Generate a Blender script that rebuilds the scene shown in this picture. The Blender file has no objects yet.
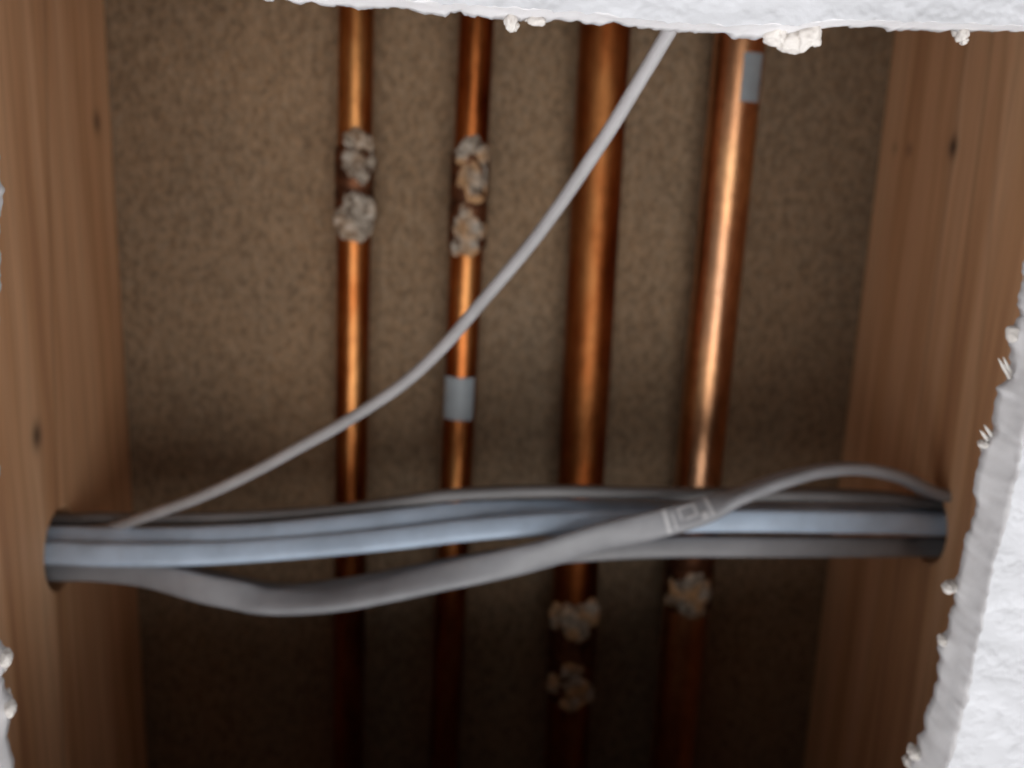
import bpy, bmesh, math, random
from mathutils import Vector, Matrix, noise
random.seed(7)
sc = bpy.context.scene
col = sc.collection

# ------------------------------------------------------------------ camera
# world: X to the right of the picture, +Y towards its bottom, Z up into the void
F = 1000.0
CAM = Vector((0.0, 0.0, 2.15))
n_ = Vector((-70, -254, 1000)).normalized()
v_ = Vector((-160, 3986, 1000)); v_ = (v_ - n_ * v_.dot(n_)).normalized()
u_ = v_.cross(n_).normalized()
cam_d = bpy.data.cameras.new('camera'); cam = bpy.data.objects.new('camera', cam_d); col.objects.link(cam)
right = Vector((u_.x, v_.x, n_.x)); down = Vector((u_.y, v_.y, n_.y)); fwd = Vector((u_.z, v_.z, n_.z))
M = Matrix((right, -down, -fwd)).transposed().to_4x4(); M.translation = CAM
cam.matrix_world = M
cam_d.sensor_width = 36; cam_d.lens = 36 * F / 1024
cam_d.clip_start = 0.01; cam_d.clip_end = 50
cam_d.dof.use_dof = True; cam_d.dof.focus_distance = 0.225; cam_d.dof.aperture_fstop = 11
sc.camera = cam

def ray(px, py):
    return right * (px - 512) + down * (py - 384) + fwd * F
def at(px, py, h):            # point at height h above the lens on the sight line of a photo point
    r = ray(px, py); return CAM + r * (h / r.z)
def on_x(px, py, X):          # the same on the upright plane x = X
    r = ray(px, py); return CAM + r * ((X - CAM.x) / r.x)

DECK = 0.465                  # heights above the lens
BACK = 0.2655; FRONT = 0.250
XL = at(129, 433, DECK).x
XR = at(844, 433, DECK).x
ZD = CAM.z + DECK; ZB = CAM.z + BACK; ZF = CAM.z + FRONT

# ------------------------------------------------------------------ materials
def lin(r, g, b):
    f = lambda c: c / 12.92 if c <= .04045 else ((c + .055) / 1.055) ** 2.4
    return (f(r / 255), f(g / 255), f(b / 255), 1)

class Mat:
    def __init__(s, name):
        s.m = bpy.data.materials.new(name); s.m.use_nodes = True
        s.t = s.m.node_tree; s.n = s.t.nodes; s.l = s.t.links
        s.b = s.n['Principled BSDF']; s.pos = s.n.new('ShaderNodeNewGeometry').outputs['Position']
    def map(s, scale=(1, 1, 1), loc=(0, 0, 0), src=None):
        m = s.n.new('ShaderNodeMapping'); m.inputs['Scale'].default_value = scale; m.inputs['Location'].default_value = loc
        s.l.new(src or s.pos, m.inputs['Vector']); return m.outputs[0]
    def noise(s, vec, scale, detail=3, rough=.5, dist=0):
        t = s.n.new('ShaderNodeTexNoise'); s.l.new(vec, t.inputs['Vector'])
        t.inputs['Scale'].default_value = scale; t.inputs['Detail'].default_value = detail
        t.inputs['Roughness'].default_value = rough; t.inputs['Distortion'].default_value = dist
        return t.outputs['Fac']
    def ramp(s, fac, stops):
        r = s.n.new('ShaderNodeValToRGB'); s.l.new(fac, r.inputs[0]); e = r.color_ramp.elements
        while len(e) < len(stops): e.new(.5)
        for k, (p, c) in enumerate(stops): e[k].position = p; e[k].color = c if len(c) == 4 else (*c, 1)
        return r.outputs[0]
    def mix(s, fac, a, b, mode='MIX'):
        m = s.n.new('ShaderNodeMix'); m.data_type = 'RGBA'; m.blend_type = mode
        for k, x in ((0, fac), (6, a), (7, b)):
            if isinstance(x, (int, float, tuple)): m.inputs[k].default_value = x
            else: s.l.new(x, m.inputs[k])
        return m.outputs[2]
    def math(s, op, a, b=0.0, clamp=False):
        m = s.n.new('ShaderNodeMath'); m.operation = op; m.use_clamp = clamp
        for k, x in ((0, a), (1, b)):
            if isinstance(x, (int, float)): m.inputs[k].default_value = x
            else: s.l.new(x, m.inputs[k])
        return m.outputs[0]
    def bump(s, h, strength, dist):
        b = s.n.new('ShaderNodeBump'); b.inputs['Strength'].default_value = strength; b.inputs['Distance'].default_value = dist
        s.l.new(h, b.inputs['Height']); s.l.new(b.outputs[0], s.b.inputs['Normal'])
    def base(s, c):
        if isinstance(c, tuple): s.b.inputs['Base Color'].default_value = c
        else: s.l.new(c, s.b.inputs['Base Color'])
    def set(s, **k):
        for a, x in k.items():
            i = s.b.inputs[a.replace('_', ' ')]
            if isinstance(x, (int, float)): i.default_value = x
            else: s.l.new(x, i)

def chipboard():
    m = Mat('chipboard')
    p = m.map((1, .55, 1))
    f1 = m.noise(p, 380, 4, .7); f2 = m.noise(m.map((1, 1, 1), (3, 1, 0)), 900, 2, .6); f3 = m.noise(p, 14, 2, .5)
    c = m.ramp(f1, [(.30, (.150, .098, .056)), (.5, (.245, .165, .098)), (.70, (.34, .245, .16))])
    c2 = m.ramp(f2, [(.3, (.62, .66, .70)), (.5, (1, 1, 1)), (.68, (1.25, 1.1, .95))])
    c = m.mix(.8, c, c2, 'MULTIPLY')
    c3 = m.ramp(f3, [(.35, (.88, .90, .93)), (.65, (1.08, 1.04, 1))])
    m.base(m.mix(1.0, c, c3, 'MULTIPLY'))
    m.set(Roughness=.85); m.bump(f1, .35, .0006)
    return m.m

def pine(name, knots, lines, tint=1.0, seed=0.0):
    m = Mat(name)
    sep = m.n.new('ShaderNodeSeparateXYZ'); m.l.new(m.pos, sep.inputs[0])
    Y, Z = sep.outputs[1], sep.outputs[2]
    knotfac = None; push = None
    for (ky, kz, ry, rz, s) in knots:
        dy = m.math('DIVIDE', m.math('SUBTRACT', Y, ky), ry); dz = m.math('DIVIDE', m.math('SUBTRACT', Z, kz), rz)
        d2 = m.math('ADD', m.math('MULTIPLY', dy, dy), m.math('MULTIPLY', dz, dz))
        g = m.math('MULTIPLY', m.math('POWER', 2.718, m.math('MULTIPLY', d2, -1.0)), s)
        wy = m.math('MULTIPLY', dy, .28); w2 = m.math('ADD', m.math('MULTIPLY', wy, wy), m.math('MULTIPLY', m.math('MULTIPLY', dz, dz), .15))
        w = m.math('MULTIPLY', m.math('MULTIPLY', m.math('POWER', 2.718, m.math('MULTIPLY', w2, -1.0)), dz), rz * .55)
        knotfac = g if knotfac is None else m.math('ADD', knotfac, g)
        push = w if push is None else m.math('ADD', push, w)
    zz = m.math('SUBTRACT', Z, push)
    cmb = m.n.new('ShaderNodeCombineXYZ'); m.l.new(sep.outputs[0], cmb.inputs[0]); m.l.new(Y, cmb.inputs[1]); m.l.new(zz, cmb.inputs[2])
    v = m.map((1, .035, 1), (seed, seed, 0), cmb.outputs[0])
    g1 = m.noise(v, 75, 4, .6, .2); g2 = m.noise(v, 340, 3, .6); g3 = m.noise(m.map((1, .10, 1), (seed, 0, 1), cmb.outputs[0]), 22, 2, .5)
    c = m.ramp(g1, [(.30, (.48 * tint, .255 * tint, .135 * tint)), (.46, (.62 * tint, .36 * tint, .205 * tint)), (.62, (.72 * tint, .46 * tint, .285 * tint)), (.75, (.78 * tint, .54 * tint, .36 * tint))])
    c = m.mix(.55, c, m.ramp(g2, [(.35, (.84, .76, .68)), (.6, (1.10, 1.07, 1.0))]), 'MULTIPLY')
    c = m.mix(.6, c, m.ramp(g3, [(.35, (.92, .84, .76)), (.65, (1.06, 1.02, .97))]), 'MULTIPLY')
    lf = None
    for (lz, wd, s, slope, y0) in lines:              # single dark growth rings running along the timber
        lz2 = m.math('ADD', m.math('MULTIPLY', m.math('SUBTRACT', Y, y0), slope), lz)
        d = m.math('DIVIDE', m.math('SUBTRACT', zz, lz2), wd)
        g = m.math('MULTIPLY', m.math('POWER', 2.718, m.math('MULTIPLY', m.math('MULTIPLY', d, d), -1.0)), s)
        lf = g if lf is None else m.math('ADD', lf, g)
    if lf is not None: c = m.mix(m.math('MULTIPLY', lf, 1.0, True), c, (.36, .16, .07, 1))
    c = m.mix(m.math('MULTIPLY', knotfac, 1.0, True), c, (.035, .017, .012, 1))
    m.base(c); m.set(Roughness=.62); m.bump(g2, .12, .0006)
    return m.m

def copper(name, seed, k=1.0, rough=.19, pale=0.0, red=0.0):
    m = Mat(name)
    v = m.map((1, .25, 1), (seed, seed * 2, 0))
    a = m.noise(v, 45, 3, .6); b = m.noise(m.map((1, .6, 1), (seed, 0, 0)), 260, 3, .6)
    tone = lambda c: tuple(min(1, x * k * (1 - pale) * (1 - red * h) + q * pale) for x, q, h in zip(c, (.80, .62, .42), (0, .32, .45)))
    c = m.ramp(a, [(.32, tone((.22, .060, .016))), (.5, tone((.52, .175, .05))), (.66, tone((.74, .36, .13)))])
    c = m.mix(.5, c, m.ramp(b, [(.32, (.55, .50, .46)), (.55, (1, 1, 1))]), 'MULTIPLY')
    m.base(c)
    r = m.math('ADD', m.math('MULTIPLY', a, .30), rough - .04)
    m.set(Metallic=1.0, Roughness=r); m.bump(b, .05, .0003)
    return m.m

def dark_copper():
    m = Mat('tarnished_copper')
    b = m.noise(m.pos, 160, 4, .6)
    m.base(m.ramp(b, [(.3, (.045, .020, .012)), (.55, (.16, .065, .032)), (.75, (.30, .13, .06))]))
    m.set(Metallic=.85, Roughness=.55); m.bump(b, .2, .0005)
    return m.m

def crust(name, warm):
    m = Mat(name)
    a = m.noise(m.pos, 260, 4, .65, .4); b = m.noise(m.pos, 130, 2, .5)
    c = m.ramp(a, [(.32, (.07, .045, .03)), (.44, (.22, .17, .125)), (.56, (.42, .37, .31)), (.72, (.66, .62, .57))])
    c = m.mix(m.math('MULTIPLY', m.ramp(b, [(.42, (0, 0, 0)), (.6, (1, 1, 1))]), warm), c, (.50, .27, .11, 1))
    m.base(c); m.set(Roughness=.75, Metallic=0.0); m.bump(a, .6, .001)
    return m.m

def pvc(name, c, rough=.42):
    m = Mat(name)
    a = m.noise(m.pos, 60, 3, .55); b = m.noise(m.pos, 700, 2, .5)
    lo = tuple(x * .86 for x in c[:3]); hi = tuple(min(1, x * 1.08) for x in c[:3])
    m.base(m.ramp(a, [(.35, lo), (.65, hi)])); m.set(Roughness=rough); m.bump(b, .06, .0003)
    return m.m

def gypsum(name, c, swirl=False):
    m = Mat(name)
    a = m.noise(m.pos, 120, 5, .65); b = m.noise(m.pos, 30, 3, .5)
    lo = tuple(x * .92 for x in c); m.base(m.ramp(b, [(.35, lo), (.65, c)])); m.set(Roughness=.9)
    if swirl:
        w = m.n.new('ShaderNodeTexWave'); w.wave_type = 'RINGS'; w.rings_direction = 'Z'
        m.l.new(m.map((1, 1, 0), tuple(-x for x in (at(905, 800, FRONT).x, at(905, 800, FRONT).y, 0))), w.inputs['Vector'])
        w.inputs['Scale'].default_value = 11; w.inputs['Distortion'].default_value = 2.2; w.inputs['Detail'].default_value = 2; w.inputs['Detail Scale'].default_value = 14
        h = m.math('ADD', m.math('MULTIPLY', w.outputs['Fac'], .9), m.math('MULTIPLY', a, .35))
        m.bump(h, .45, .0018)
    else:
        m.bump(a, .22, .0012)
    return m.m

MT = {}
MT['chip'] = chipboard()
kn = lambda px, py, X, ry, rz, s: (on_x(px, py, X).y, on_x(px, py, X).z, ry, rz, s)
gl = lambda a, b, X, wd, s: (on_x(*a, X).z, wd, s, (on_x(*b, X).z - on_x(*a, X).z) / (on_x(*b, X).y - on_x(*a, X).y), on_x(*a, X).y)
MT['pineL'] = pine('pine_left', [kn(97, 122, XL, .0045, .0042, .75), kn(37, 436, XL, .0050, .0042, .85)],
                   [gl((57, 500), (52, 300), XL, .0016, .45)], 1.14, 0.4)
MT['pineR'] = pine('pine_right', [kn(953, 147, XR, .0042, .0030, 1.0), kn(909, 150, XR, .003, .003, .45), kn(895, 148, XR, .0025, .003, .3)],
                   [gl((945, 210), (924, 370), XR, .0011, .55), gl((975, 180), (953, 360), XR, .0014, .45), gl((1004, 60), (985, 300), XR, .002, .3),
                    gl((934, 240), (910, 390), XR, .0008, .3)], 1.10, 2.3)
MT['crust'] = crust('whitish_crust', .25); MT['crustW'] = crust('tan_crust', .85)
MT['darkcu'] = dark_copper()
for k, (kk, rr, pp) in enumerate(((.66, .22, 0), (.66, .22, 0), (.50, .36, 0), (1.05, .21, .28))): MT['cu%d' % k] = copper('aged_copper_%d' % k, (.3, 2.0, 9.1, 5.4)[k], kk, rr, pp, (.15, .2, .55, 0)[k])
MT['skim'] = gypsum('white_skim_plaster', (.67, .675, .705), True)
MT['core'] = gypsum('broken_gypsum_core', (.66, .645, .65))
MT['lump'] = gypsum('loose_plaster', (.66, .62, .58))
MT['foil'] = pvc('grey_label', (.30, .34, .37), .5)
MT['ink'] = pvc('white_print', (.64, .64, .66), .6)
MT['dark'] = pvc('dark_timber', (.16, .10, .06), .8)

# ------------------------------------------------------------------ helpers
def build(name, bm, mat, parent=None, origin=None, smooth=True):
    o3 = Vector(origin) if origin is not None else None
    base = parent.matrix_world.translation if parent is not None else Vector()
    if o3 is None:
        o3 = sum((v.co for v in bm.verts), Vector()) / max(1, len(bm.verts))
    for v in bm.verts: v.co -= o3
    me = bpy.data.meshes.new(name); bm.to_mesh(me); bm.free()
    mats = mat if isinstance(mat, (list, tuple)) else [mat]
    for x in mats: me.materials.append(x)
    if smooth:
        for p in me.polygons: p.use_smooth = True
    o = bpy.data.objects.new(name, me); col.objects.link(o)
    if parent is not None:
        o.parent = parent; o.matrix_parent_inverse = Matrix()
        o.location = o3 - ORG[parent.name]
    else:
        o.location = o3
    ORG[o.name] = o3
    return o
ORG = {}
def empty(name, loc):
    o = bpy.data.objects.new(name, None); col.objects.link(o); o.location = loc; o.empty_display_size = .02
    ORG[o.name] = Vector(loc); return o
def tag(o, label=None, cat=None, group=None, kind=None):
    for k, x in (('label', label), ('category', cat), ('group', group), ('kind', kind)):
        if x: o[k] = x
    return o
def box_bm(lo, hi, cuts=None):
    bm = bmesh.new(); bmesh.ops.create_cube(bm, size=1)
    for v in bm.verts:
        for k in range(3): v.co[k] = lo[k] if v.co[k] < 0 else hi[k]
    return bm
def spline(P, per=10):
    out = []
    Q = [P[0] + (P[0] - P[1])] + list(P) + [P[-1] + (P[-1] - P[-2])]
    for i in range(1, len(Q) - 2):
        p0, p1, p2, p3 = Q[i - 1:i + 3]
        for k in range(per):
            t = k / per
            out.append(.5 * ((2 * p1) + (p2 - p0) * t + (2 * p0 - 5 * p1 + 4 * p2 - p3) * t * t + (3 * p1 - p0 - 3 * p2 + p3) * t ** 3))
    out.append(Q[-2]); return out

# ------------------------------------------------------------------ chipboard deck
EX = 1.1
bm = box_bm((-EX, -EX, ZD), (EX, EX, ZD + .022))
deck = build('floor', bm, MT['chip'], smooth=False); tag(deck, kind='structure', label='brown speckled chipboard floor deck behind the pipes')

# ------------------------------------------------------------------ joists with drilled holes
R_H = .0163
HZ = CAM.z + .3740
def joist(X0, X1, face, hole_pt, mat, label, name='joist'):
    bm = box_bm((X0, -EX, ZB), (X1, EX, ZD))
    o = build(name, bm, mat, smooth=False)
    cb = bmesh.new()
    bmesh.ops.create_cone(cb, cap_ends=True, segments=56, radius1=R_H, radius2=R_H, depth=.3,
                          matrix=Matrix.Translation(((X0 + X1) / 2, hole_pt.y, hole_pt.z)) @ Matrix.Rotation(math.pi / 2, 4, 'Y'))
    c = build('cutter', cb, mat)
    md = o.modifiers.new('hole', 'BOOLEAN'); md.operation = 'DIFFERENCE'; md.object = c; md.solver = 'EXACT'
    bv = o.modifiers.new('edge', 'BEVEL'); bv.width = .0008; bv.segments = 2; bv.limit_method = 'ANGLE'
    bpy.context.view_layer.update()
    dg = bpy.context.evaluated_depsgraph_get()
    me = bpy.data.meshes.new_from_object(o.evaluated_get(dg)); me.name = name
    o.modifiers.clear(); o.data = me
    bpy.data.objects.remove(c)
    tag(o, label, 'joist', 'timber joists either side of the void'); return o
rz = lambda X, py: on_x(64 if X < 0 else 925, py, X)
HL = Vector((XL, at(48, 549, .374).y, HZ)); HR = Vector((XR, at(946, 524, .374).y, HZ))
joist(XL - .047, XL, XL, HL, MT['pineL'], 'pale pine joist on the left, its face fading in shadow below the cable hole')
joist(XR, XR + .047, XR, HR, MT['pineR'], 'orange pine joist on the right with a dark oval knot and streaky grain')

# unseen boards added around the void to keep stray light out
for k, (a, b) in enumerate((((-EX, -EX - .02, ZB), (EX, -EX, ZD)), ((-EX, EX, ZB), (EX, EX + .02, ZD)),
                            ((-EX - .02, -EX, ZB), (-EX, EX, ZD)), ((EX, -EX, ZB), (EX + .02, EX, ZD)))):
    o = build(['light_stop_far', 'light_stop_near', 'light_stop_left', 'light_stop_right'][k], box_bm(a, b), MT['dark'], smooth=False); tag(o, kind='structure')

# ------------------------------------------------------------------ plasterboard ceiling with the broken hole
def resample(P, n):
    L = [0]
    for a, b in zip(P, P[1:]): L.append(L[-1] + (b - a).length)
    out = []; j = 0
    for k in range(n):
        s = L[-1] * k / n
        while L[j + 1] < s: j += 1
        t = (s - L[j]) / max(1e-9, L[j + 1] - L[j]); out.append(P[j].lerp(P[j + 1], t))
    return out
# photo outlines of the torn back edge and of the room-side edge, section by section (clockwise); the unseen bottom rim is placed for its shade
back = [
 [(-60, -14), (120, -8), (255, -1), (300, 4), (340, 7), (400, 10), (450, 15), (495, 18), (550, 20), (600, 24), (640, 29), (690, 32), (722, 34), (760, 40), (800, 36), (822, 28), (836, 26), (850, 28), (868, 26), (893, 30), (935, 30), (980, 32), (1024, 31), (1060, 32)],
 [(1060, 32), (1040, 150), (1027, 250), (1021, 275), (1020, 316), (1012, 326), (1008, 338), (1011, 350), (1008, 377), (998, 388), (996, 408), (990, 432), (982, 442), (980, 455), (974, 480), (975, 515), (967, 532), (963, 556), (960, 572), (953, 590), (951, 606), (948, 628), (941, 638), (939, 660), (936, 688), (926, 709), (923, 730), (912, 750), (905, 772), (888, 806), (862, 836)],
 [(862, 836), (700, 846), (520, 838), (300, 850), (120, 846), (30, 836)],  # unseen bottom rim, set high so that it darkens the lower void
 [(30, 836), (22, 815), (17, 770), (11, 748), (9, 728), (13, 706), (6, 688), (2, 676), (9, 662), (5, 648), (-4, 636), (-6, 560), (-3, 500), (-1, 445), (-8, 400), (-4, 330), (1, 275), (-2, 235), (1, 190), (-6, 120), (-14, 60), (-60, -14)],
]
frontr = [
 [(-95, -26), (120, -16), (260, -10), (340, -4), (400, 0), (470, 5), (540, 9), (600, 14), (660, 22), (730, 25), (800, 24), (830, 19), (900, 21), (980, 24), (1040, 26), (1108, 27)],
 [(1108, 27), (1085, 150), (1060, 280), (1040, 380), (1024, 440), (1019, 468), (1009, 512), (1004, 535), (996, 556), (991, 580), (987, 600), (983, 625), (975, 655), (968, 700), (958, 738), (947, 772), (932, 820), (908, 880)],
 [(908, 880), (700, 890), (520, 884), (300, 894), (120, 890), (-2, 880)],
 [(-2, 880), (-12, 820), (-22, 720), (-36, 640), (-40, 500), (-42, 300), (-48, 120), (-95, -26)],
]
NS = [340, 300, 120, 300]
def loop(secs, h):
    out = []
    for s, n in zip(secs, NS):
        out += resample([at(x, y, h) for x, y in s], n)
    return out
LB = loop(back, BACK); LF = loop(frontr, FRONT)
cen = sum(LB, Vector()) / len(LB)
N = len(LB)
LFS = [sum((LF[(k + j) % N] for j in range(-22, 23)), Vector()) / 45 for k in range(N)]
LBS = [sum((LB[(k + j) % N] for j in range(-22, 23)), Vector()) / 45 for k in range(N)]
for k in range(N):
    d = (LB[k] - cen); d.z = 0; d.normalize()
    p = LB[k] * 1
    LB[k] = LB[k] + d * (.0010 * noise.noise(p * 420) + .0004 * noise.noise(p * 900) + .0008 * noise.noise(p * 180)) * 1.0
    LF[k] = LF[k] + d * (.0007 * noise.noise(LF[k] * 300) + .0005 * noise.noise(LF[k] * 900))
bm = bmesh.new()
RINGS = 6
rows = []
for r in range(RINGS + 1):
    t = r / RINGS; row = []
    for k in range(N):
        p = LFS[k].lerp(LBS[k], t) + (LF[k] - LFS[k]) * (1 - t) ** 4 + (LB[k] - LBS[k]) * t ** 4
        if 0 < r < RINGS:
            d = (p - cen); d.z = 0; d.normalize()
            p = p + d * (.0006 * noise.noise(p * 150) + .0003 * noise.noise(p * 500) + .0006 * math.sin(t * math.pi))
        row.append(bm.verts.new(p))
    rows.append(row)
for r in range(RINGS):
    for k in range(N):
        f = bm.faces.new((rows[r][k], rows[r][(k + 1) % N], rows[r + 1][(k + 1) % N], rows[r + 1][k])); f.material_index = 1; f.smooth = True
E2 = EX + .02
def cap(row, z, mi):
    c = [bm.verts.new((x, y, z)) for x, y in ((-E2, -E2), (E2, -E2), (E2, E2), (-E2, E2))]
    es = [bm.edges.new((c[k], c[(k + 1) % 4])) for k in range(4)]
    he = [bm.edges.get((row[k], row[(k + 1) % N])) for k in range(N)]
    g = bmesh.ops.triangle_fill(bm, edges=es + he, use_beauty=True, use_dissolve=False)
    for f in g['geom']:
        if isinstance(f, bmesh.types.BMFace): f.material_index = mi
    return c
ca = cap(rows[0], ZF, 0); cb_ = cap(rows[-1], ZB, 1)
for k in range(4):
    bm.faces.new((ca[k], ca[(k + 1) % 4], cb_[(k + 1) % 4], cb_[k]))
bmesh.ops.recalc_face_normals(bm, faces=bm.faces)
ceil = build('ceiling', bm, [MT['skim'], MT['core']], origin=(0, 0, ZF), smooth=False)
tag(ceil, kind='structure', label='white plasterboard ceiling broken open in a ragged hole')

def blob(bm, c, rx, ry, rzz, seed, amp=.28, freq=1.6, sub=4):
    g = bmesh.ops.create_icosphere(bm, subdivisions=sub, radius=1)
    for v in g['verts']:
        d = v.co.normalized(); q = d * freq + Vector((seed * 3.1, seed, seed * 1.7))
        k = 1 + amp * noise.noise(q) * 1.6 + amp * .6 * noise.noise(q * 2.7) + amp * .35 * noise.noise(q * 6.1)
        v.co = Vector(c) + Vector((d.x * rx, d.y * ry, d.z * rzz)) * k
def px(h): return h / 1000.0
lumps = [[(775, 34, 12, 10), (795, 40, 17, 12), (808, 34, 13, 14), (786, 44, 9, 7)], [(511, 22, 6, 9), (515, 26, 4, 5)], [(537, 20, 9, 6), (530, 17, 7, 5)], [(962, 34, 5, 8), (957, 30, 5, 6), (964, 41, 3, 4)],
         [(948, 588, 6, 6), (953, 586, 6, 7)], [(1012, 334, 5, 9)], [(983, 444, 5, 4), (988, 450, 6, 7)], [(914, 752, 7, 8), (908, 762, 5, 6)], [(942, 640, 4, 6)], [(6, 658, 6, 9), (1, 664, 7, 9)], [(10, 708, 6, 9), (4, 700, 8, 10)]]
for i, L in enumerate(lumps):
    bm = bmesh.new()
    for j, (x, y, a, b) in enumerate(L):
        h = BACK - .001 + .002 * (j % 2)
        p = at(x, y, h); blob(bm, p, px(a) * .26, px(b) * .26, min(px(b), px(a)) * .26 + .001, i * 5 + j, .2, 1.5, 4)
    build('plaster_lump', bm, MT['lump'], ceil)
# torn paper slivers on the right edge
bm = bmesh.new()
for (a, b) in (((1010, 378), (998, 358)), ((1011, 374), (1003, 357)), ((992, 436), (984, 425)), ((988, 440), (980, 430))):
    A = at(*a, BACK - .003); B = at(*b, BACK - .004); d = (B - A).normalized(); w = d.cross(Vector((0, 0, 1))) * .0006; t = Vector((0, 0, .0003))
    pr = [[A - w - t, A + w - t, A + w + t, A - w + t], [A.lerp(B, .6) - w * .7 - t, A.lerp(B, .6) + w * .7 - t, A.lerp(B, .6) + w * .7 + t, A.lerp(B, .6) - w * .7 + t], [B - w * .15 - t * .3, B + w * .15 - t * .3, B + w * .15 + t * .3, B - w * .15 + t * .3]]
    vs = [[bm.verts.new(q) for q in r] for r in pr]
    for r in range(2):
        for k in range(4): bm.faces.new((vs[r][k], vs[r][(k + 1) % 4], vs[r + 1][(k + 1) % 4], vs[r + 1][k]))
    bm.faces.new(vs[0]); bm.faces.new(vs[2])
build('torn_paper', bm, MT['lump'], ceil)

# ------------------------------------------------------------------ copper pipes
def tube(p0, p1, r, segs=40, rings=60, wob=0):
    bm = bmesh.new(); ax = (p1 - p0).normalized(); a = ax.orthogonal().normalized(); b = ax.cross(a); prev = None; first = None
    for k in range(rings + 1):
        t = k / rings; c = p0.lerp(p1, t)
        rr = r[k] if isinstance(r, list) else r
        row = [bm.verts.new(c + (a * math.cos(q) + b * math.sin(q)) * rr) for q in (2 * math.pi * i / segs for i in range(segs))]
        if prev:
            for i in range(segs): bm.faces.new((prev[i], prev[(i + 1) % segs], row[(i + 1) % segs], row[i]))
        else: first = row
        prev = row
    bm.faces.new(first[::-1]); bm.faces.new(prev)
    return bm
def patch(p0, p1, r, th0, th1, thick=.0004, n=20):
    """shell wrapped on part of a pipe; angle 0 faces the room, positive towards +X"""
    bm = bmesh.new(); ax = (p1 - p0).normalized(); dn = Vector((0, 0, -1)); dn = (dn - ax * dn.dot(ax)).normalized(); sd = Vector((1, 0, 0)); sd = (sd - ax * sd.dot(ax)); sd = (sd - dn * sd.dot(dn)).normalized()
    G = []
    for rr in (r, r + thick):
        for k in range(9):
            c = p0.lerp(p1, k / 8)
            G.append([bm.verts.new(c + (dn * math.cos(q) + sd * math.sin(q)) * rr) for q in (th0 + (th1 - th0) * i / n for i in range(n + 1))])
    for base in (0, 9):
        for k in range(8):
            for i in range(n): bm.faces.new((G[base + k][i], G[base + k][i + 1], G[base + k + 1][i + 1], G[base + k + 1][i]))
    for k in range(8):
        for i in (0, n): bm.faces.new((G[k][i], G[k + 1][i], G[9 + k + 1][i], G[9 + k][i]))
    for k in (0, 8):
        for i in range(n): bm.faces.new((G[k][i], G[k][i + 1], G[9 + k][i + 1], G[9 + k][i]))
    bmesh.ops.recalc_face_normals(bm, faces=bm.faces); return bm

HP = .446
pipes = [
 dict(a=(356, 50), b=(349.8, 600), r=.0075, coup=(146, 228), mat='cu0', label='leftmost copper pipe, thin, with two whitish lumps on its soldered coupling'),
 dict(a=(475.5, 50), b=(450.8, 600), r=.0075, coup=(152, 248), mat='cu1', label='second copper pipe from the left, thin, with a grey label below its tan crusted joint'),
 dict(a=(603.8, 55), b=(576.5, 560), r=.011, coup=(622, 694), mat='cu2', label='thick reddish copper pipe, third from the left, with crusted joint below the grey cables'),
 dict(a=(738.5, 55), b=(690.5, 560), r=.011, coup=(520, 604), mat='cu3', label='rightmost copper pipe, thick, with the brightest shine and a small grey label near the top'),
]
PP = []
for i, P in enumerate(pipes):
    A = at(*P['a'], HP); B = at(*P['b'], HP); d = (B - A).normalized()
    def pt(y, A=A, d=d):
        # point of the pipe axis seen at photo height y
        lo, hi = -1.0, 1.0
        for _ in range(50):
            m = (lo + hi) / 2; q = A + d * m - CAM
            yy = 384 + F * q.dot(down) / q.dot(fwd)
            if yy < y: lo = m
            else: hi = m
        return A + d * lo
    s0 = A + d * ((-EX + .002 - A.y) / d.y); s1 = A + d * ((EX - .002 - A.y) / d.y)
    root = empty('copper_pipe', pt(300)); tag(root, P['label'], 'pipe', 'copper pipes')
    build('tube', tube(s0, s1, P['r'], 44, 40), MT[P['mat']], root)
    c0, c1 = pt(P['coup'][0]), pt(P['coup'][1]); L = 40; rl = []
    R1 = P['r'] + .0011
    for k in range(L + 1):
        t = k / L; e = min(t, 1 - t)
        rr = P['r'] + .0002 + .0009 * min(1, e / .06)
        if abs(t - .5) < .04: rr -= .0004
        rl.append(rr)
    build('coupling', tube(c0, c1, rl, 44, L), MT['darkcu'], root, )
    PP.append((root, pt, P))

def crusts(i, L, mat, seed):
    root, pt, P = PP[i]; bm = bmesh.new()
    for j, (x, y, a, b) in enumerate(L):
        sh = (3, 3, 8, 9)[i]; x -= (0, 0, 3, 3)[i]; c = pt(y - sh)
        # photo x gives the sideways offset on the pipe's near side
        q = c - CAM; xx = 512 + F * q.dot(right) / q.dot(fwd)
        off = (x - xx) * q.length / F
        off = max(-P['r'] * .85, min(P['r'] * .85, off))
        zz = math.sqrt(max(0, (P['r'] + .0006) ** 2 - off * off))
        p = c + Vector((off, 0, -zz + .0008))
        s = q.length / F
        blob(bm, p, a * s * 1.12, b * s * 1.18, min(a, b) * s * .42 + .0006, seed + j, .20, 1.7, 4)
    o = build('solder_crust', bm, MT[mat], root); o['label'] = {'crust': 'lumpy whitish crust', 'crustW': 'lumpy tan and grey crust'}[mat]
crusts(0, [(357, 142, 10, 9), (367, 146, 6, 7), (357, 166, 10, 12), (369, 164, 6, 8), (350, 160, 5, 8), (361, 178, 8, 7)], 'crust', 1)
crusts(0, [(356, 205, 9, 12), (350, 222, 11, 14), (363, 218, 11, 18), (355, 229, 13, 11)], 'crust', 21)
crusts(1, [(472, 148, 9, 8), (480, 158, 7, 10), (463, 158, 7, 8), (471, 180, 9, 16), (482, 182, 4, 14), (462, 182, 4, 12), (473, 200, 8, 5)], 'crustW', 41)
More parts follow.
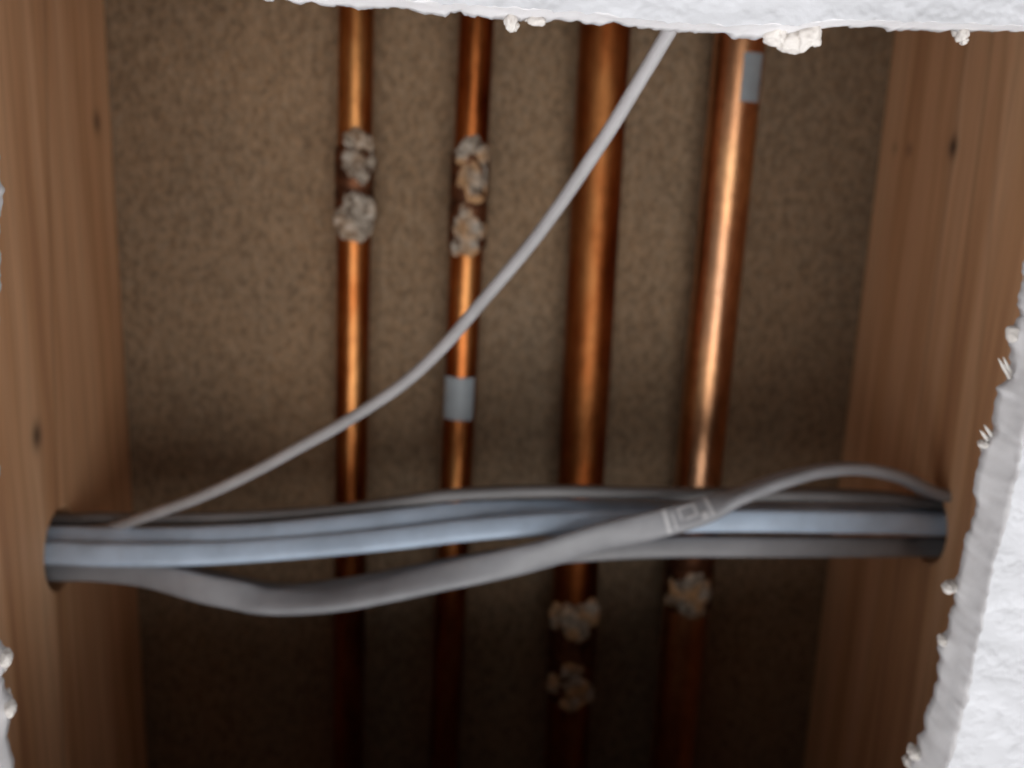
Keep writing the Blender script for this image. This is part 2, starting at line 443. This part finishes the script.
crusts(1, [(466, 216, 7, 8), (470, 232, 11, 13), (460, 228, 6, 10), (468, 247, 9, 9), (481, 231, 5, 6), (457, 248, 5, 8)], 'crustW', 61)
crusts(2, [(560, 612, 8, 7), (573, 615, 13, 14), (588, 612, 10, 12), (577, 630, 10, 8), (557, 622, 5, 9), (590, 606, 7, 7)], 'crustW', 81)
crusts(2, [(573, 668, 9, 9), (558, 683, 9, 9), (577, 684, 12, 10), (572, 700, 10, 7), (585, 692, 8, 9)], 'crustW', 101)
crusts(3, [(692, 582, 11, 9), (678, 592, 8, 9), (690, 598, 14, 13), (700, 592, 8, 10), (674, 602, 8, 6), (692, 610, 9, 7), (668, 585, 4, 5)], 'crustW', 121)
r_, pt_, P_ = PP[1]
o = build('pipe_label', patch(pt_(374), pt_(416), P_['r'] + .0002, math.radians(-62), math.radians(48)), MT['foil'], r_, smooth=False); o['label'] = 'grey rectangular label wrapped on the pipe'
r_, pt_, P_ = PP[3]
o = build('pipe_label', patch(pt_(54), pt_(102), P_['r'] + .0002, math.radians(-4), math.radians(44)), MT['foil'], r_, smooth=False); o['label'] = 'small grey label on the side of the pipe'

# ------------------------------------------------------------------ cables
def cable(name, pts, a, b, mat, label, ends=(True, True), per=10, lead=None):
    """pts: (px, py, height above lens, twist in degrees); a/b half width and half thickness"""
    P = [at(x, y, zs(h)) for x, y, h, t in pts]; T = [t for *_, t in pts]
    if ends[0]:
        e = P[0]; e.x = XL; P = [Vector((XL - .085, e.y, e.z)), Vector((XL - .03, e.y, e.z))] + P; T = [T[0]] * 2 + T
    if ends[1]:
        e = P[-1]; e.x = XR; P = P + [Vector((XR + .03, e.y, e.z)), Vector((XR + .085, e.y, e.z))]; T = T + [T[-1]] * 2
    if lead: P = P + lead; T = T + [T[-1]] * len(lead)
    S = spline(P, per); TT = []
    for k in range(len(T) - 1):
        for j in range(per):
            t = j / per; t = t * t * (3 - 2 * t); TT.append(T[k] * (1 - t) + T[k + 1] * t)
    TT.append(T[-1])
    bm = bmesh.new(); prev = None; SEG = 28; up = Vector((0, 0, 1)); frames = []
    for k, c in enumerate(S):
        tan = (S[min(k + 1, len(S) - 1)] - S[max(k - 1, 0)]).normalized()
        w = tan.cross(up).normalized(); n = w.cross(tan).normalized(); q = math.radians(TT[k])
        W = w * math.cos(q) + n * math.sin(q); Nn = n * math.cos(q) - w * math.sin(q)
        frames.append((c, tan, W, Nn))
        row = []
        for i in range(SEG):
            th = 2 * math.pi * i / SEG; cx, sx = math.cos(th), math.sin(th)
            ex = .72 if a > b * 1.2 else 1.0       # flat sided oval
            row.append(bm.verts.new(c + W * a * math.copysign(abs(cx) ** ex, cx) + Nn * b * math.copysign(abs(sx) ** ex, sx)))
        if prev:
            for i in range(SEG): bm.faces.new((prev[i], prev[(i + 1) % SEG], row[(i + 1) % SEG], row[i]))
        else: bm.faces.new(row[::-1])
        prev = row
    bm.faces.new(prev)
    bmesh.ops.recalc_face_normals(bm, faces=bm.faces)
    o = build(name, bm, mat); tag(o, label, 'cable', 'grey cables of the bundle' if name == 'grey_cable' else None)
    return o, frames
MT['g4'] = pvc('dull_grey_pvc', (.20, .195, .20)); MT['g1'] = pvc('grey_pvc', (.34, .345, .37)); MT['g2'] = pvc('blue_grey_pvc', (.52, .64, .80)); MT['g3'] = pvc('mid_grey_pvc', (.26, .26, .275)); MT['w1'] = pvc('pale_grey_pvc', (.37, .355, .36))

zs = lambda h: h - .011 * max(0.0, min(1.0, (h - .33) / .04))
c1, fr1 = cable('grey_cable', [(54, 567, .3835, 25), (100, 568, .383, 20), (150, 574, .379, 15), (200, 588, .370, 15), (235, 595, .366, 28), (270, 602, .3635, 62), (330, 601, .362, 74), (385, 591, .362, 68), (440, 578, .362, 52), (500, 565, .361, 20), (545, 554, .3605, 2),
    (600, 537, .360, 0), (650, 526, .360, 14), (700, 512, .361, 52), (740, 496, .362, 92), (780, 481, .364, 96), (820, 471, .366, 103), (860, 469, .369, 106), (900, 477, .372, 104), (941, 495, .3745, 103)],
    .0055, .0026, MT['g1'], 'flat grey cable crossing in front of the bundle, with faint white print')
cable('grey_cable', [(54, 553, .374, 30), (100, 555, .374, 30), (160, 555, .374, 32), (220, 553, .375, 40), (280, 549, .375, 42), (340, 544, .375, 45), (400, 538, .375, 45), (460, 531, .375, 45), (520, 526, .374, 42), (580, 523, .374, 35), (640, 522, .374, 28),
    (700, 521, .374, 20), (764, 521, .373, 18), (830, 522, .373, 18), (890, 523, .375, 20), (940, 525, .3775, 22)],
    .0045, .0027, MT['g2'], 'blue-grey cable in the middle of the bundle with a bright lower edge')
cable('grey_cable', [(54, 537, .3815, 50), (100, 538, .3815, 50), (160, 538, .3815, 50), (220, 536, .3815, 50), (280, 532, .3815, 50), (340, 526, .382, 50), (400, 519, .383, 50), (470, 512, .384, 55), (540, 509, .385, 60), (600, 509, .387, 65), (680, 509, .388, 65),
    (764, 510, .390, 65), (850, 510, .391, 60), (940, 512, .3915, 50)],
    .0044, .0026, MT['g2'], 'blue-grey cable above the brightest one, sinking behind the bundle towards the right')
cable('grey_cable', [(54, 520, .3935, 95), (100, 518.5, .3935, 100), (160, 519, .393, 104), (220, 518, .392, 104), (280, 515, .392, 104), (340, 510, .392, 104), (400, 502, .391, 104), (440, 496, .389, 104), (500, 492, .387, 100), (560, 491, .385, 100), (640, 493, .383, 100),
    (700, 494, .382, 95), (764, 494, .382, 90), (830, 495, .382, 90), (890, 498, .384, 95), (940, 503, .386, 100)],
    .0040, .0025, MT['g4'], 'topmost grey cable of the bundle, shaded at the left and rising above the others midway')
cable('grey_cable', [(54, 552, .3965, 25), (100, 556, .3960, 25), (160, 567, .3925, 40), (220, 582, .386, 55), (280, 593, .381, 64), (340, 588, .379, 60), (400, 578, .378, 50), (460, 566, .377, 40), (520, 557, .376, 30), (560, 553, .375, 24), (620, 549, .374, 20),
    (680, 547, .373, 18), (764, 547, .374, 18), (830, 547, .376, 18), (890, 547, .380, 18), (940, 547, .3845, 22)],
    .0042, .0024, MT['g3'], 'grey cable lying lowest of the bundle on its right half')
cable('white_cable', [(56, 538, .3895, 0), (88, 535, .3895, 0), (118, 526, .3845, 0), (150, 515, .376, 0), (200, 497, .367, 0), (250, 474, .359, 0), (300, 447, .350, 0), (345, 422, .343, 0), (400, 386, .335, 0), (440, 350, .329, 0), (480, 304, .322, 0), (540, 232, .312, 0),
    (600, 145, .300, 0), (640, 80, .290, 0), (668, 33, .281, 0), (690, -6, .276, 0), (712, -45, .274, 0), (760, -130, .272, 0), (800, -220, .272, 0)],
    .0021, .0020, MT['w1'], 'thin pale cable rising diagonally from the bundle to the top edge of the hole', ends=(True, False))

# faint worn print on the crossing cable
def printing(frames, x0, x1):
    bm = bmesh.new()
    def s_at(x):
        best = min(frames, key=lambda f: abs(512 + F * (f[0] - CAM).dot(right) / (f[0] - CAM).dot(fwd) - x)); return best
    def quad(xa, xb, wa, wb):
        rows = []
        for k in range(7):
            x = xa + (xb - xa) * k / 6
            c, tan, W, Nn = interp(frames, x)
            sgn = -1 if Nn.z > 0 else 1
            if W.y < 0: W = -W
            r0 = []
            for lift in (-.0002, .00022):
                for wv in [wa + (wb - wa) * i / 10 for i in range(11)]:
                    cw = max(-.98, min(.98, wv)); 
                    hh = .0026 * (1 - abs(cw) ** (2 / .72)) ** (.72 / 2)
                    r0.append(bm.verts.new(c + W * (.0055 * cw) + Nn * sgn * (hh + lift)))
            rows.append(r0)
        for A, B in zip(rows, rows[1:]):
            for i in range(10):
                bm.faces.new((A[11 + i], A[12 + i], B[12 + i], B[11 + i])); bm.faces.new((A[i], A[i + 1], B[i + 1], B[i]))
            bm.faces.new((A[0], A[11], B[11], B[0])); bm.faces.new((A[10], A[21], B[21], B[10]))
        for A in (rows[0], rows[-1]):
            for i in range(10): bm.faces.new((A[i], A[i + 1], A[12 + i], A[11 + i]))
    # worn, unreadable strokes: end bars and broken dashes between them
    quad(x0, x0 + 4, -.85, .80); quad(x1 - 4, x1, -.85, .80)
    quad(x0 + 8, x0 + 10, -.5, .7); quad(x0 + 14, x0 + 30, -.62, -.46); quad(x0 + 15, x0 + 17, -.46, .3)
    quad(x0 + 20, x0 + 31, .25, .42); quad(x0 + 30, x0 + 33, -.62, .42); quad(x0 + 35, x0 + 41, .35, .78)
    bmesh.ops.recalc_face_normals(bm, faces=bm.faces)
    return bm
def interp(frames, x):
    X = lambda f: 512 + F * (f[0] - CAM).dot(right) / (f[0] - CAM).dot(fwd)
    for a, b in zip(frames, frames[1:]):
        xa, xb = X(a), X(b)
        if xa <= x <= xb:
            t = (x - xa) / max(1e-9, xb - xa); return tuple(p.lerp(q, t) for p, q in zip(a, b))
    return frames[0]
o = build('worn_print', printing(fr1, 664, 711), MT['ink'], c1, smooth=False); o['label'] = 'worn white print'

# ------------------------------------------------------------------ light
w = bpy.data.worlds.new('room_daylight'); sc.world = w; w.use_nodes = True
nt = w.node_tree; bg = nt.nodes['Background']
tc = nt.nodes.new('ShaderNodeTexCoord'); sp = nt.nodes.new('ShaderNodeSeparateXYZ'); nt.links.new(tc.outputs['Generated'], sp.inputs[0])
rp = nt.nodes.new('ShaderNodeValToRGB'); nt.links.new(sp.outputs[2], rp.inputs[0])
mp = nt.nodes.new('ShaderNodeMapRange'); nt.links.new(sp.outputs[2], mp.inputs[0]); mp.inputs[1].default_value = -1; mp.inputs[2].default_value = 1; nt.links.new(mp.outputs[0], rp.inputs[0])
WORLD = [(0.0, (.25, .245, .24)), (.18, (.60, .60, .60)), (.32, (1.75, 1.75, 1.78)), (.5, (2.2, 2.25, 2.35))]
e = rp.color_ramp.elements
while len(e) < len(WORLD): e.new(.5)
for k, (p, c) in enumerate(WORLD): e[k].position = p; e[k].color = (*c, 1)
my = nt.nodes.new('ShaderNodeMapRange'); nt.links.new(sp.outputs[1], my.inputs[0]); my.interpolation_type = 'SMOOTHSTEP'
my.inputs[1].default_value = -.7; my.inputs[2].default_value = .8; my.inputs[3].default_value = .18; my.inputs[4].default_value = 1.4
nt.links.new(my.outputs[0], bg.inputs[1]); nt.links.new(rp.outputs[0], bg.inputs[0])

def area(name, loc, target, size, power, color):
    L = bpy.data.lights.new(name, 'AREA'); L.shape = 'RECTANGLE'; L.size, L.size_y = size; L.energy = power; L.color = color
    o = bpy.data.objects.new(name, L); col.objects.link(o); o.location = loc
    o.rotation_euler = (Vector(target) - Vector(loc)).to_track_quat('-Z', 'Y').to_euler(); return o
area('room_fill_light', (.10, .50, .75), (0, .05, 2.5), (1.25, 1.15), 14.5, (1.0, .98, .96))  # added area light below the hole, standing in for room light; no window there

sc.view_settings.view_transform = 'Standard'; sc.view_settings.look = 'None'
sc.view_settings.gamma = 1; sc.view_settings.exposure = 0.17; sc.view_settings.use_curve_mapping = False
sc.cycles.max_bounces = 8; sc.cycles.diffuse_bounces = 5
